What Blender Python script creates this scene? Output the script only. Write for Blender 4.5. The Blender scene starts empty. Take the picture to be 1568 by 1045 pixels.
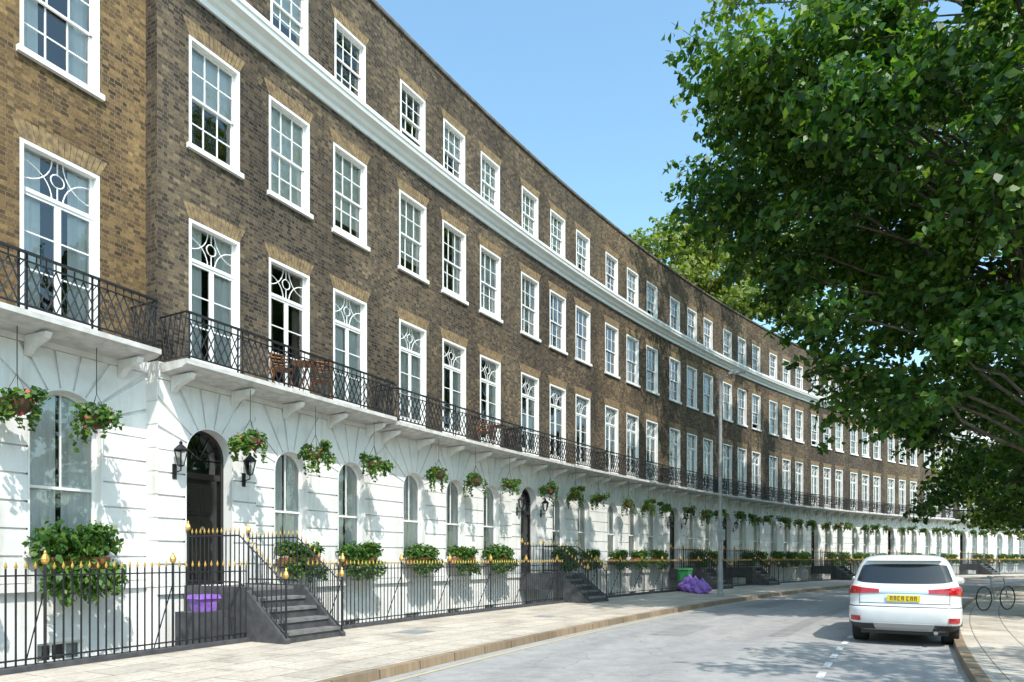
import bpy, math, random
import numpy as np
from mathutils import Vector, Matrix
rng=np.random.default_rng(11); random.seed(8)
K=1.08; H=1.6; CX=99.9*K; CY=-44.8*K
D0=0.0; Z0=0.0
scene=bpy.context.scene
def P(s,d,z):
    th=math.radians(63)-s/120.0; r=120-(d+D0)
    return (K*(99.9-r*math.sin(th)), K*(-44.8+r*math.cos(th)), H+K*(z+Z0))
def ZZ(Z): return (Z-H)/K-Z0
# ---------------------------------------------------------------- materials
def newmat(name):
    m=bpy.data.materials.new(name); m.use_nodes=True
    nt=m.node_tree; b=nt.nodes['Principled BSDF']
    return m,nt,b
def N(nt,t,**kw):
    n=nt.nodes.new(t)
    for k,v in kw.items():
        if k in n.inputs.keys(): n.inputs[k].default_value=v
        else: setattr(n,k,v)
    return n
def ramp(nt,stops):
    r=nt.nodes.new('ShaderNodeValToRGB'); e=r.color_ramp.elements
    while len(e)<len(stops): e.new(0.5)
    for i,(p,c) in enumerate(stops):
        e[i].position=p; e[i].color=(c[0],c[1],c[2],1)
    return r
def mixc(nt,mode,fac,a,b):
    m=nt.nodes.new('ShaderNodeMix'); m.data_type='RGBA'; m.blend_type=mode
    for idx,v in ((0,fac),(6,a),(7,b)):
        if hasattr(v,'links'): nt.links.new(v,m.inputs[idx])
        elif isinstance(v,(int,float)): m.inputs[idx].default_value=v
        else: m.inputs[idx].default_value=(v[0],v[1],v[2],1)
    return m.outputs[2]
def mth(nt,op,a,b=None,c=None):
    n=nt.nodes.new('ShaderNodeMath'); n.operation=op
    for i,v in enumerate((a,b,c)):
        if v is None: continue
        if hasattr(v,'links'): nt.links.new(v,n.inputs[i])
        else: n.inputs[i].default_value=v
    return n.outputs[0]
def simple(name,c1,c2=None,scale=3,rough=.6,metal=0,bump=0,bscale=40,spec=.5,coat=0):
    m,nt,b=newmat(name); L=nt.links
    b.inputs['Roughness'].default_value=rough; b.inputs['Metallic'].default_value=metal
    b.inputs['Specular IOR Level'].default_value=spec
    b.inputs['Coat Weight'].default_value=coat
    tc=N(nt,'ShaderNodeTexCoord')
    if c2:
        n=N(nt,'ShaderNodeTexNoise',Scale=scale,Detail=6.0); L.new(tc.outputs['Object'],n.inputs['Vector'])
        r=ramp(nt,[(.35,c1),(.65,c2)]); L.new(n.outputs['Fac'],r.inputs[0]); L.new(r.outputs[0],b.inputs['Base Color'])
    else: b.inputs['Base Color'].default_value=(*c1,1)
    if bump:
        n2=N(nt,'ShaderNodeTexNoise',Scale=bscale,Detail=4.0); L.new(tc.outputs['Object'],n2.inputs['Vector'])
        bp=N(nt,'ShaderNodeBump',Strength=bump,Distance=.02); L.new(n2.outputs['Fac'],bp.inputs['Height']); L.new(bp.outputs[0],b.inputs['Normal'])
    return m
def brickmat(name,stops,mortar,soot,soot_amt):
    m,nt,b=newmat(name); L=nt.links
    uv=N(nt,'ShaderNodeUVMap'); sp=N(nt,'ShaderNodeSeparateXYZ'); L.new(uv.outputs[0],sp.inputs[0])
    BW,RH=.23,.076
    row=mth(nt,'FLOOR',mth(nt,'DIVIDE',sp.outputs[1],RH))
    odd=mth(nt,'MULTIPLY',mth(nt,'FLOORED_MODULO',row,2.0),.5)
    uu=mth(nt,'ADD',mth(nt,'DIVIDE',sp.outputs[0],BW),odd); col=mth(nt,'FLOOR',uu)
    half=mth(nt,'GREATER_THAN',mth(nt,'FRACT',uu),.66)
    cv=N(nt,'ShaderNodeCombineXYZ'); L.new(mth(nt,'ADD',col,mth(nt,'MULTIPLY',half,.37)),cv.inputs[0]); L.new(row,cv.inputs[1])
    wn=N(nt,'ShaderNodeTexWhiteNoise'); wn.noise_dimensions='2D'; L.new(cv.outputs[0],wn.inputs['Vector'])
    n1=N(nt,'ShaderNodeTexNoise',Scale=.45,Detail=6.0,Roughness=.65); L.new(uv.outputs[0],n1.inputs['Vector'])
    f=mth(nt,'ADD',mth(nt,'MULTIPLY',wn.outputs['Value'],.72),mth(nt,'MULTIPLY_ADD',n1.outputs['Fac'],1.2,-.46))
    r0=ramp(nt,stops); L.new(f,r0.inputs[0])
    fu=mth(nt,'FRACT',uu); fv=mth(nt,'FRACT',mth(nt,'DIVIDE',sp.outputs[1],RH))
    mu=mth(nt,'LESS_THAN',fu,.05); mu2=mth(nt,'LESS_THAN',mth(nt,'ABSOLUTE',mth(nt,'SUBTRACT',fu,.66)),.022); mv=mth(nt,'LESS_THAN',fv,.15)
    mor=mth(nt,'MAXIMUM',mth(nt,'MAXIMUM',mu,mu2),mv)
    c=mixc(nt,'MIX',mor,r0.outputs[0],mortar)
    mp=N(nt,'ShaderNodeMapping'); mp.inputs['Scale'].default_value=(.5,.16,1); L.new(uv.outputs[0],mp.inputs[0])
    n3=N(nt,'ShaderNodeTexNoise',Scale=1.0,Detail=6.0,Roughness=.6); L.new(mp.outputs[0],n3.inputs['Vector'])
    r1=ramp(nt,[(.40,(0,0,0)),(.60,(1,1,1))]); L.new(n3.outputs['Fac'],r1.inputs[0])
    c=mixc(nt,'MULTIPLY',mth(nt,'MULTIPLY',r1.outputs[0],soot_amt),c,soot)
    n4=N(nt,'ShaderNodeTexNoise',Scale=30.0,Detail=3.0); L.new(uv.outputs[0],n4.inputs['Vector'])
    r4=ramp(nt,[(.3,(.75,.75,.75)),(.7,(1.2,1.2,1.2))]); L.new(n4.outputs['Fac'],r4.inputs[0])
    c=mixc(nt,'MULTIPLY',1.0,c,r4.outputs[0])
    oi=N(nt,'ShaderNodeObjectInfo'); ro=ramp(nt,[(0,(.82,.84,.88)),(.5,(.98,.99,1)),(1,(1.16,1.11,1.03))]); L.new(oi.outputs['Random'],ro.inputs[0])
    c=mixc(nt,'MULTIPLY',1.0,c,ro.outputs[0])
    L.new(c,b.inputs['Base Color']); b.inputs['Roughness'].default_value=.9; b.inputs['Specular IOR Level'].default_value=.15
    hh=mth(nt,'SUBTRACT',mth(nt,'MULTIPLY',n4.outputs['Fac'],.4),mor)
    bp=N(nt,'ShaderNodeBump',Strength=.5,Distance=.006); L.new(hh,bp.inputs['Height']); L.new(bp.outputs[0],b.inputs['Normal'])
    return m
M={}
M['brick']=brickmat('sooty_stock_brick',[(0,(.032,.026,.022)),(.3,(.078,.058,.043)),(.6,(.132,.096,.064)),(.85,(.20,.145,.086)),(1,(.31,.225,.13))],(.165,.148,.12),(.54,.54,.57),.8)
M['brick2']=brickmat('yellow_stock_brick',[(0,(.05,.037,.026)),(.3,(.115,.077,.043)),(.6,(.185,.122,.062)),(.85,(.26,.175,.083)),(1,(.35,.245,.12))],(.19,.155,.11),(.6,.59,.6),.75)
M['gauged']=simple('gauged_brick_arch',(.31,.22,.11),(.15,.10,.06),9,.9)
def stucco():
    m,nt,b=newmat('white_stucco'); L=nt.links
    tc=N(nt,'ShaderNodeTexCoord')
    n=N(nt,'ShaderNodeTexNoise',Scale=1.3,Detail=8.0,Roughness=.65); L.new(tc.outputs['Object'],n.inputs['Vector'])
    r=ramp(nt,[(.3,(.66,.645,.625)),(.5,(.78,.77,.755)),(.8,(.83,.825,.81))]); L.new(n.outputs['Fac'],r.inputs[0])
    mp=N(nt,'ShaderNodeMapping'); mp.inputs['Scale'].default_value=(5,5,.4); L.new(tc.outputs['Object'],mp.inputs[0])
    n2=N(nt,'ShaderNodeTexNoise',Scale=1.0,Detail=6.0); L.new(mp.outputs[0],n2.inputs['Vector'])
    r2=ramp(nt,[(.3,(.80,.78,.74)),(.48,(1,1,1))]); L.new(n2.outputs['Fac'],r2.inputs[0])
    L.new(mixc(nt,'MULTIPLY',.8,r.outputs[0],r2.outputs[0]),b.inputs['Base Color'])
    b.inputs['Roughness'].default_value=.7
    n3=N(nt,'ShaderNodeTexNoise',Scale=25.0,Detail=3.0); L.new(tc.outputs['Object'],n3.inputs['Vector'])
    bp=N(nt,'ShaderNodeBump',Strength=.15,Distance=.01); L.new(n3.outputs['Fac'],bp.inputs['Height']); L.new(bp.outputs[0],b.inputs['Normal'])
    return m
M['stucco']=stucco()
M['white']=simple('white_gloss_paint',(.79,.785,.77),(.84,.835,.82),4,.4)
M['slab']=simple('balcony_stone',(.44,.43,.41),(.62,.61,.59),5,.8,bump=.2)
M['coping']=simple('dark_coping',(.10,.09,.08),(.2,.18,.16),3,.9)
M['iron']=simple('black_iron',(.009,.010,.012),(.016,.016,.019),8,.5)
M['gold']=simple('gilded_finial',(.75,.47,.12),(.6,.36,.09),20,.35,metal=.6)
M['door']=simple('black_door_paint',(.012,.011,.011),None,rough=.18,coat=.5)
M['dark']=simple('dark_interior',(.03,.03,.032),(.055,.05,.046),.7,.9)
M['curtain']=simple('net_curtain',(.76,.755,.75),(.84,.835,.83),3,.9)
M['blind']=simple('roller_blind',(.70,.69,.65),(.78,.77,.74),1,.9)
M['drape']=simple('coloured_drape',(.16,.12,.10),(.24,.19,.15),3,.9)
M['chim']=simple('chimney_brick',(.30,.14,.08),(.18,.10,.07),6,.9)
M['pot']=simple('terracotta_pot',(.42,.15,.07),(.34,.12,.06),6,.8)
M['roof']=simple('slate_roof',(.08,.085,.09),(.12,.12,.13),4,.7)
M['stepstone']=simple('painted_step_stone',(.045,.045,.05),(.08,.08,.085),6,.7,bump=.2)
M['steptread']=simple('step_tread',(.11,.11,.11),(.19,.185,.18),6,.8)
M['grey']=simple('galvanised_grey_paint',(.27,.28,.29),(.36,.37,.38),6,.5,metal=.2)
M['purple']=simple('purple_plastic',(.24,.10,.48),(.34,.18,.58),8,.35)
M['greenplastic']=simple('green_plastic',(.03,.22,.07),None,rough=.4)
M['coir']=simple('coir_liner',(.12,.07,.035),(.07,.045,.025),20,.95)
M['flower']=simple('red_petal',(.62,.05,.05),(.75,.12,.10),20,.6)
M['bark']=simple('bark',(.07,.055,.04),(.14,.12,.09),6,.95,bump=.5,bscale=12)
M['wood']=simple('orange_teak',(.36,.14,.04),(.26,.10,.035),9,.6)
def glassmat():
    m,nt,b=newmat('window_glass'); L=nt.links; nt.nodes.remove(b)
    out=nt.nodes['Material Output']
    tc=N(nt,'ShaderNodeTexCoord'); n=N(nt,'ShaderNodeTexNoise',Scale=1.9,Detail=1.5); L.new(tc.outputs['Object'],n.inputs['Vector'])
    bp=N(nt,'ShaderNodeBump',Strength=.4,Distance=.04); L.new(n.outputs['Fac'],bp.inputs['Height'])
    fr=N(nt,'ShaderNodeFresnel',IOR=1.5); L.new(bp.outputs[0],fr.inputs['Normal'])
    mu=N(nt,'ShaderNodeMath',operation='MULTIPLY_ADD'); mu.inputs[1].default_value=1.7; mu.inputs[2].default_value=.04; mu.use_clamp=True; L.new(fr.outputs[0],mu.inputs[0])
    tr=N(nt,'ShaderNodeBsdfTransparent'); tr.inputs[0].default_value=(.92,.94,.93,1)
    gl=N(nt,'ShaderNodeBsdfGlossy',Roughness=.01); gl.inputs[0].default_value=(1,1,1,1); L.new(bp.outputs[0],gl.inputs['Normal'])
    mx=nt.nodes.new('ShaderNodeMixShader'); L.new(mu.outputs[0],mx.inputs[0]); L.new(tr.outputs[0],mx.inputs[1]); L.new(gl.outputs[0],mx.inputs[2])
    L.new(mx.outputs[0],out.inputs[0]); return m
M['glass']=glassmat()
def leafmat(name,stops,trans=.35):
    m,nt,b=newmat(name); L=nt.links; out=nt.nodes['Material Output']
    at=N(nt,'ShaderNodeAttribute',attribute_name='rnd')
    tc=N(nt,'ShaderNodeTexCoord'); n=N(nt,'ShaderNodeTexNoise',Scale=.35,Detail=2.0); L.new(tc.outputs['Object'],n.inputs['Vector'])
    ad=N(nt,'ShaderNodeMath',operation='MULTIPLY_ADD'); ad.inputs[1].default_value=1.2; ad.inputs[2].default_value=-.6; L.new(n.outputs['Fac'],ad.inputs[0])
    a2=N(nt,'ShaderNodeMath',operation='ADD'); L.new(ad.outputs[0],a2.inputs[0]); L.new(at.outputs['Fac'],a2.inputs[1])
    r=ramp(nt,stops); L.new(a2.outputs[0],r.inputs[0])
    L.new(r.outputs[0],b.inputs['Base Color']); b.inputs['Roughness'].default_value=.42; b.inputs['Specular IOR Level'].default_value=.4
    t=N(nt,'ShaderNodeBsdfTranslucent'); c=mixc(nt,'MULTIPLY',1.0,r.outputs[0],(1.9,2.0,.6)); L.new(c,t.inputs[0])
    mx=nt.nodes.new('ShaderNodeMixShader'); mx.inputs[0].default_value=trans
    L.new(b.outputs[0],mx.inputs[1]); L.new(t.outputs[0],mx.inputs[2]); L.new(mx.outputs[0],out.inputs[0]); return m
M['leaf']=leafmat('broad_leaf',[(0,(.018,.055,.012)),(.5,(.045,.12,.02)),(1,(.14,.22,.035))],.38)
M['leafy']=leafmat('sunny_leaf',[(0,(.08,.13,.025)),(.5,(.16,.215,.045)),(1,(.29,.30,.08))],.4)
M['plant']=leafmat('potted_leaf',[(0,(.022,.068,.012)),(.5,(.052,.13,.02)),(1,(.17,.25,.045))],.3)
def ringmat(name,c1,c2,joint,bw,rh,ms,rough=.85,sc=1.2):
    m,nt,b=newmat(name); L=nt.links; uv=N(nt,'ShaderNodeUVMap')
    br=N(nt,'ShaderNodeTexBrick')
    for k,v in (('Scale',1.0),('Mortar Size',ms),('Mortar Smooth',.3),('Bias',0.0),('Brick Width',bw),('Row Height',rh)): br.inputs[k].default_value=v
    br.inputs['Color1'].default_value=(*c1,1); br.inputs['Color2'].default_value=(*c2,1); br.inputs['Mortar'].default_value=(*joint,1)
    L.new(uv.outputs[0],br.inputs['Vector'])
    n1=N(nt,'ShaderNodeTexNoise',Scale=sc,Detail=8.0,Roughness=.7); L.new(uv.outputs[0],n1.inputs['Vector'])
    r1=ramp(nt,[(.32,(.58,.55,.52)),(.48,(.88,.87,.86)),(.62,(1.03,1.03,1.03))]); L.new(n1.outputs['Fac'],r1.inputs[0])
    n5=N(nt,'ShaderNodeTexNoise',Scale=14.0,Detail=6.0,Roughness=.7); L.new(uv.outputs[0],n5.inputs['Vector'])
    r5=ramp(nt,[(.35,(.8,.79,.78)),(.6,(1.06,1.06,1.06))]); L.new(n5.outputs['Fac'],r5.inputs[0])
    c=mixc(nt,'MULTIPLY',.9,br.outputs['Color'],r1.outputs[0]); c=mixc(nt,'MULTIPLY',1.0,c,r5.outputs[0])
    L.new(c,b.inputs['Base Color']); b.inputs['Roughness'].default_value=rough
    bp=N(nt,'ShaderNodeBump',Strength=.4,Distance=.01); bp.invert=True; L.new(br.outputs['Fac'],bp.inputs['Height']); L.new(bp.outputs[0],b.inputs['Normal'])
    return m
M['york']=ringmat('york_stone_paving',(.60,.53,.445),(.46,.41,.35),(.23,.20,.17),.95,.62,.012)
M['kerb']=ringmat('granite_kerb',(.34,.25,.16),(.24,.18,.12),(.07,.06,.05),.95,5,.012)
def asphalt(name,a,b_):
    m,nt,b=newmat(name); L=nt.links; uv=N(nt,'ShaderNodeUVMap')
    n=N(nt,'ShaderNodeTexNoise',Scale=60.0,Detail=3.0); L.new(uv.outputs[0],n.inputs['Vector'])
    r=ramp(nt,[(.3,a),(.7,b_)]); L.new(n.outputs['Fac'],r.inputs[0])
    mp=N(nt,'ShaderNodeMapping'); mp.inputs['Scale'].default_value=(.12,.9,1); L.new(uv.outputs[0],mp.inputs[0])
    n2=N(nt,'ShaderNodeTexNoise',Scale=1.0,Detail=7.0,Roughness=.6); L.new(mp.outputs[0],n2.inputs['Vector'])
    r2=ramp(nt,[(.3,(.78,.78,.79)),(.5,(.95,.95,.95)),(.7,(1.1,1.09,1.07))]); L.new(n2.outputs['Fac'],r2.inputs[0])
    n6=N(nt,'ShaderNodeTexNoise',Scale=2.2,Detail=9.0,Roughness=.78); L.new(uv.outputs[0],n6.inputs['Vector'])
    r6=ramp(nt,[(.3,(.74,.74,.74)),(.6,(1.08,1.08,1.08))]); L.new(n6.outputs['Fac'],r6.inputs[0])
    c=mixc(nt,'MULTIPLY',1.0,r.outputs[0],r2.outputs[0]); c=mixc(nt,'MULTIPLY',1.0,c,r6.outputs[0])
    vo=N(nt,'ShaderNodeTexVoronoi',Scale=.55); vo.feature='DISTANCE_TO_EDGE'
    nd=N(nt,'ShaderNodeTexNoise',Scale=1.5,Detail=5.0); L.new(uv.outputs[0],nd.inputs['Vector'])
    va=nt.nodes.new('ShaderNodeVectorMath'); va.operation='MULTIPLY_ADD'; L.new(nd.outputs['Color'],va.inputs[0]); va.inputs[1].default_value=(.9,.9,0); L.new(uv.outputs[0],va.inputs[2]); L.new(va.outputs[0],vo.inputs['Vector'])
    rc=ramp(nt,[(0,(.66,.66,.66)),(.012,(1,1,1))]); L.new(vo.outputs['Distance'],rc.inputs[0])
    c=mixc(nt,'MULTIPLY',.7,c,rc.outputs[0])
    L.new(c,b.inputs['Base Color']); b.inputs['Roughness'].default_value=.85
    bp=N(nt,'ShaderNodeBump',Strength=.3,Distance=.006); L.new(n.outputs['Fac'],bp.inputs['Height']); L.new(bp.outputs[0],b.inputs['Normal'])
    return m
M['road']=asphalt('worn_asphalt',(.28,.27,.265),(.39,.375,.365))
M['roadpatch']=asphalt('asphalt_repair',(.215,.21,.21),(.31,.30,.295))
M['grass']=simple('grass_ground',(.04,.075,.02),(.09,.10,.04),2,.95)
M['paintw']=simple('road_paint_white',(.5,.5,.49),(.78,.78,.76),25,.7)
M['painty']=simple('road_paint_yellow',(.52,.44,.24),(.42,.38,.28),25,.7)
M['lamp']=simple('lamp_lens',(.7,.7,.68),None,rough=.2)
# ---------------------------------------------------------------- mesh builder
class MB:
    def __init__(s): s.v=[]; s.f=[]; s.uv=[]; s.m=[]
    def w(s,pts,uv=None,m=0):
        b=len(s.v); s.v.extend(pts); s.f.append(list(range(b,b+len(pts))))
        s.uv.extend(uv if uv else [(p[0],p[1]) for p in pts]); s.m.append(m)
    def q(s,pts,uvm='sz',m=0):
        if uvm=='sz': uv=[(p[0]*K,(p[2]+Z0)*K) for p in pts]
        elif uvm=='dz': uv=[(p[1]*K+.3,(p[2]+Z0)*K) for p in pts]
        else: uv=[(p[0]*K,p[1]*K) for p in pts]
        s.w([P(*p) for p in pts],uv,m)
    def box(s,s0,s1,d0,d1,z0,z1,m=0):
        s.q([(s0,d1,z0),(s1,d1,z0),(s1,d1,z1),(s0,d1,z1)],'sz',m)
        s.q([(s1,d0,z0),(s0,d0,z0),(s0,d0,z1),(s1,d0,z1)],'sz',m)
        s.q([(s0,d0,z0),(s0,d1,z0),(s0,d1,z1),(s0,d0,z1)],'dz',m)
        s.q([(s1,d1,z0),(s1,d0,z0),(s1,d0,z1),(s1,d1,z1)],'dz',m)
        s.q([(s0,d1,z1),(s1,d1,z1),(s1,d0,z1),(s0,d0,z1)],'sd',m)
        s.q([(s0,d0,z0),(s1,d0,z0),(s1,d1,z0),(s0,d1,z0)],'sd',m)
    def bar(s,a,b,r,r2=None,n=4,m=0):
        a=Vector(a); b=Vector(b); t=(b-a)
        if t.length<1e-6: return
        t.normalize(); u=t.orthogonal().normalized() if abs(t.z)<.99 else Vector((1,0,0)); u=(u-t*u.dot(t)).normalized(); v=t.cross(u)
        r2=r if r2 is None else r2
        A=[a+(u*math.cos(2*math.pi*i/n+.785)+v*math.sin(2*math.pi*i/n+.785))*r for i in range(n)]
        B=[b+(u*math.cos(2*math.pi*i/n+.785)+v*math.sin(2*math.pi*i/n+.785))*r2 for i in range(n)]
        for i in range(n):
            j=(i+1)%n; s.w([A[i][:],A[j][:],B[j][:],B[i][:]],None,m)
        s.w([p[:] for p in reversed(A)],None,m)
        if r2>1e-4: s.w([p[:] for p in B],None,m)
    def pb(s,a,b,r,m=0): s.bar(P(*a),P(*b),r,None,4,m)
    def lathe(s,c,prof,n=10,m=0):
        for i in range(len(prof)-1):
            for j in range(n):
                a0=2*math.pi*j/n; a1=2*math.pi*(j+1)/n
                (r0,z0),(r1,z1)=prof[i],prof[i+1]
                s.w([(c[0]+r0*math.cos(a0),c[1]+r0*math.sin(a0),c[2]+z0),(c[0]+r0*math.cos(a1),c[1]+r0*math.sin(a1),c[2]+z0),
                     (c[0]+r1*math.cos(a1),c[1]+r1*math.sin(a1),c[2]+z1),(c[0]+r1*math.cos(a0),c[1]+r1*math.sin(a0),c[2]+z1)],None,m)
    def sweep(s,prof,s0,s1,n,m=0):
        for i in range(n):
            a=s0+(s1-s0)*i/n; b=s0+(s1-s0)*(i+1)/n
            for (d,z),(e,y) in zip(prof[:-1],prof[1:]): s.q([(a,d,z),(b,d,z),(b,e,y),(a,e,y)],'sz',m)
        for x in (s0,s1): s.q([(x,d,z) for d,z in prof],'dz',m)
    def sheet(s,s0,s1,z0,z1,d,holes=(),m=0):
        ss=sorted(set([s0,s1]+[h[k] for h in holes for k in (0,1)])); zs=sorted(set([z0,z1]+[h[k] for h in holes for k in (2,3)]))
        ss=[x for x in ss if s0<=x<=s1]; zs=[x for x in zs if z0<=x<=z1]
        for a,b in zip(ss[:-1],ss[1:]):
            for c,e in zip(zs[:-1],zs[1:]):
                mx,mz=(a+b)/2,(c+e)/2
                if any(h[0]<mx<h[1] and h[2]<mz<h[3] for h in holes): continue
                s.q([(a,d,c),(b,d,c),(b,d,e),(a,d,e)],'sz',m)
    def obj(s,name,mats,parent=None,smooth=False):
        me=bpy.data.meshes.new(name); me.from_pydata(s.v,[],s.f)
        uvl=me.uv_layers.new(name='UVMap'); uvl.data.foreach_set('uv',np.array(s.uv,dtype=np.float32).ravel())
        for mt in mats: me.materials.append(mt)
        me.polygons.foreach_set('material_index',s.m)
        if smooth: me.polygons.foreach_set('use_smooth',[True]*len(s.f))
        me.update(); ob=bpy.data.objects.new(name,me); scene.collection.objects.link(ob)
        if parent: attach(ob,parent)
        return ob
def attach(ob,parent):
    ob.parent=parent; ob.matrix_parent_inverse=Matrix.Translation(parent.location).inverted()
def empty(name,loc):
    e=bpy.data.objects.new(name,None); e.location=loc; e.empty_display_size=.3; scene.collection.objects.link(e); return e
def leafmesh(name,pts,outw,size,mat,width=.62,upb=.5):
    n=len(pts); pts=np.asarray(pts,dtype=np.float64); nr=rng.normal(size=(n,3))*.6+outw*.6+np.array([0,0,upb])
    nr/=np.linalg.norm(nr,axis=1)[:,None]; t=rng.normal(size=(n,3))+np.array([0,0,-.5]); t-=nr*np.sum(t*nr,axis=1)[:,None]; t/=np.linalg.norm(t,axis=1)[:,None]
    b=np.cross(nr,t); L=(size*(.65+.7*rng.random(n)))[:,None]; W=L*width*.5
    v=np.empty((n,4,3)); v[:,0]=pts-t*L*.5; v[:,1]=pts+b*W+nr*L*.12; v[:,2]=pts+t*L*.5-nr*L*.08; v[:,3]=pts-b*W+nr*L*.12
    me=bpy.data.meshes.new(name); me.vertices.add(4*n); me.vertices.foreach_set('co',v.ravel().astype(np.float32))
    me.loops.add(4*n); me.loops.foreach_set('vertex_index',np.arange(4*n,dtype=np.int32))
    me.polygons.add(n); me.polygons.foreach_set('loop_start',np.arange(0,4*n,4,dtype=np.int32)); me.polygons.foreach_set('loop_total',np.full(n,4,dtype=np.int32))
    me.update(calc_edges=True); at=me.attributes.new('rnd','FLOAT','FACE'); at.data.foreach_set('value',rng.random(n).astype(np.float32))
    me.materials.append(mat); return me
def cloud(c,r,n,flat=.75):
    d=rng.normal(size=(n,3)); d/=np.linalg.norm(d,axis=1)[:,None]; u=rng.random(n)**.45
    p=d*u[:,None]*r; p[:,2]*=flat
    return p+np.array(c),d
# ---------------------------------------------------------------- facade parts
def curtain(mb,a,b,z0,z1,d,n=16,amp=.03):
    ph=random.random()*6
    for i in range(n):
        x0=a+(b-a)*i/n; x1=a+(b-a)*(i+1)/n; e0=d+amp*math.sin(i*2.1+ph)*(.6+.4*math.sin(i*.9)); e1=d+amp*math.sin((i+1)*2.1+ph)*(.6+.4*math.sin((i+1)*.9))
        mb.q([(x0,e0,z0),(x1,e1,z0),(x1,e1,z1),(x0,e0,z1)])
def inside(B,a,b,z0,z1,kind):
    k=random.random()
    if kind=='sash':
        if k<.3:
            zz=z0+(z1-z0)*random.choice([0,0,.2,.35,.5,.6]); B['blind'].q([(a,-.21,zz),(b,-.21,zz),(b,-.21,z1),(a,-.21,z1)])
        elif k<.5:
            w=(b-a)*random.uniform(.2,.36); curtain(B['curtain'],a,a+w,z0,z1,-.22,6); curtain(B['curtain'],b-w,b,z0,z1,-.22,6)
        elif k<.6: curtain(B['curtain'],a,b,z0,z0+(z1-z0)*random.choice([.5,1]),-.22)
    else:
        if k<.45:
            w=(b-a)*random.uniform(.2,.36); curtain(B['curtain'],a,a+w,z0,z1,-.2,6); curtain(B['curtain'],b-w,b,z0,z1,-.2,6)
        elif k<.55: curtain(B['curtain'],a,b,z0,z1,-.2)
        elif k<.7:
            w=(b-a)*.25; curtain(B['drape'],a,a+w,z0,z1,-.22,6); curtain(B['drape'],b-w,b,z0,z1,-.22,6)
def arcbar(mb,cs,cz,r,a0,a1,d,rad,n=10):
    pr=None
    for i in range(n+1):
        t=a0+(a1-a0)*i/n; p=(cs+r*math.cos(t),d,cz+r*math.sin(t))
        if pr: mb.pb(pr,p,rad)
        pr=p
def window(B,a,w,z0,z1,kind,sill=True,fill=True):
    W=B['white']; b=a+w; t=.055
    W.box(a,a+t,-.2,.006,z0,z1); W.box(b-t,b,-.2,.006,z0,z1); W.box(a+t,b-t,-.2,.006,z1-t,z1)
    if sill: W.box(a-.05,b+.05,-.2,.07,z0-.09,z0)
    a+=t; b-=t; z1-=t; zm=(z0+z1)/2; f=.045
    cols=3; bw=.011
    if kind=='sash':
        op=random.choice([0,0,0,0,0,.12,.3])
        W.box(a,a+f,-.12,-.09,zm,z1); W.box(b-f,b,-.12,-.09,zm,z1); W.box(a+f,b-f,-.12,-.09,z1-f,z1); W.box(a+f,b-f,-.124,-.088,zm-.02,zm+.02)
        lz0=z0+op; lz1=zm-.02+op
        W.box(a,a+f,-.16,-.126,lz0,lz1); W.box(b-f,b,-.16,-.126,lz0,lz1); W.box(a+f,b-f,-.16,-.126,lz0,lz0+.07)
        for (u,v,d) in ((zm+.02,z1-f,-.105),(lz0+.07,lz1,-.143)):
            for i in range(1,cols):
                x=a+f+(b-a-2*f)*i/cols; W.box(x-bw,x+bw,d-.008,d+.012,u,v)
            y=(u+v)/2; W.box(a+f,b-f,d-.007,d+.011,y-bw,y+bw)
            B['glass'].q([(a+f,d-.004,u),(b-f,d-.004,u),(b-f,d-.004,v),(a+f,d-.004,v)])
    else:
        zt=z1-.62; m=(a+b)/2
        W.box(a,b,-.15,-.08,zt-.03,zt+.03); W.box(a,a+f,-.14,-.09,zt+.03,z1); W.box(b-f,b,-.14,-.09,zt+.03,z1)
        for (l,r) in ((a,m-.002),(m+.002,b)):
            W.box(l,l+f,-.14,-.095,z0,zt-.03); W.box(r-f,r,-.14,-.095,z0,zt-.03); W.box(l+f,r-f,-.14,-.095,z0,z0+.28); W.box(l+f,r-f,-.14,-.095,zt-.03-f,zt-.03)
            for y in (z0+.85,z0+1.4): W.box(l+f,r-f,-.125,-.105,y-bw,y+bw)
        cz=zt+.33; arcbar(W,m,cz,.1,0,2*math.pi,-.11,.012,14)
        h=(b-a)/2
        arcbar(W,a,zt,h*.85,0,math.pi/2,-.11,.011,8); arcbar(W,b,zt,h*.85,math.pi/2,math.pi,-.11,.011,8)
        arcbar(W,a,z1,h*.85,-math.pi/2,0,-.11,.011,8); arcbar(W,b,z1,h*.85,math.pi,1.5*math.pi,-.11,.011,8)
        W.pb((m,-.11,zt),(m,-.11,cz-.1),.011); W.pb((m,-.11,cz+.1),(m,-.11,z1),.011)
        B['glass'].q([(a,-.118,z0+.2),(b,-.118,z0+.2),(b,-.118,z1),(a,-.118,z1)])
    if fill: inside(B,a,b,z0,z1,kind)
def gauged(mb,a,b,z,h=.27,sp=.13,n=15):
    for i in range(n):
        f0=(i+.06)/n; f1=(i+.94)/n
        mb.q([(a+(b-a)*f0,.005,z),(a+(b-a)*f1,.005,z),(a-sp+(b-a+2*sp)*f1,.005,z+h),(a-sp+(b-a+2*sp)*f0,.005,z+h)])
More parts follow.
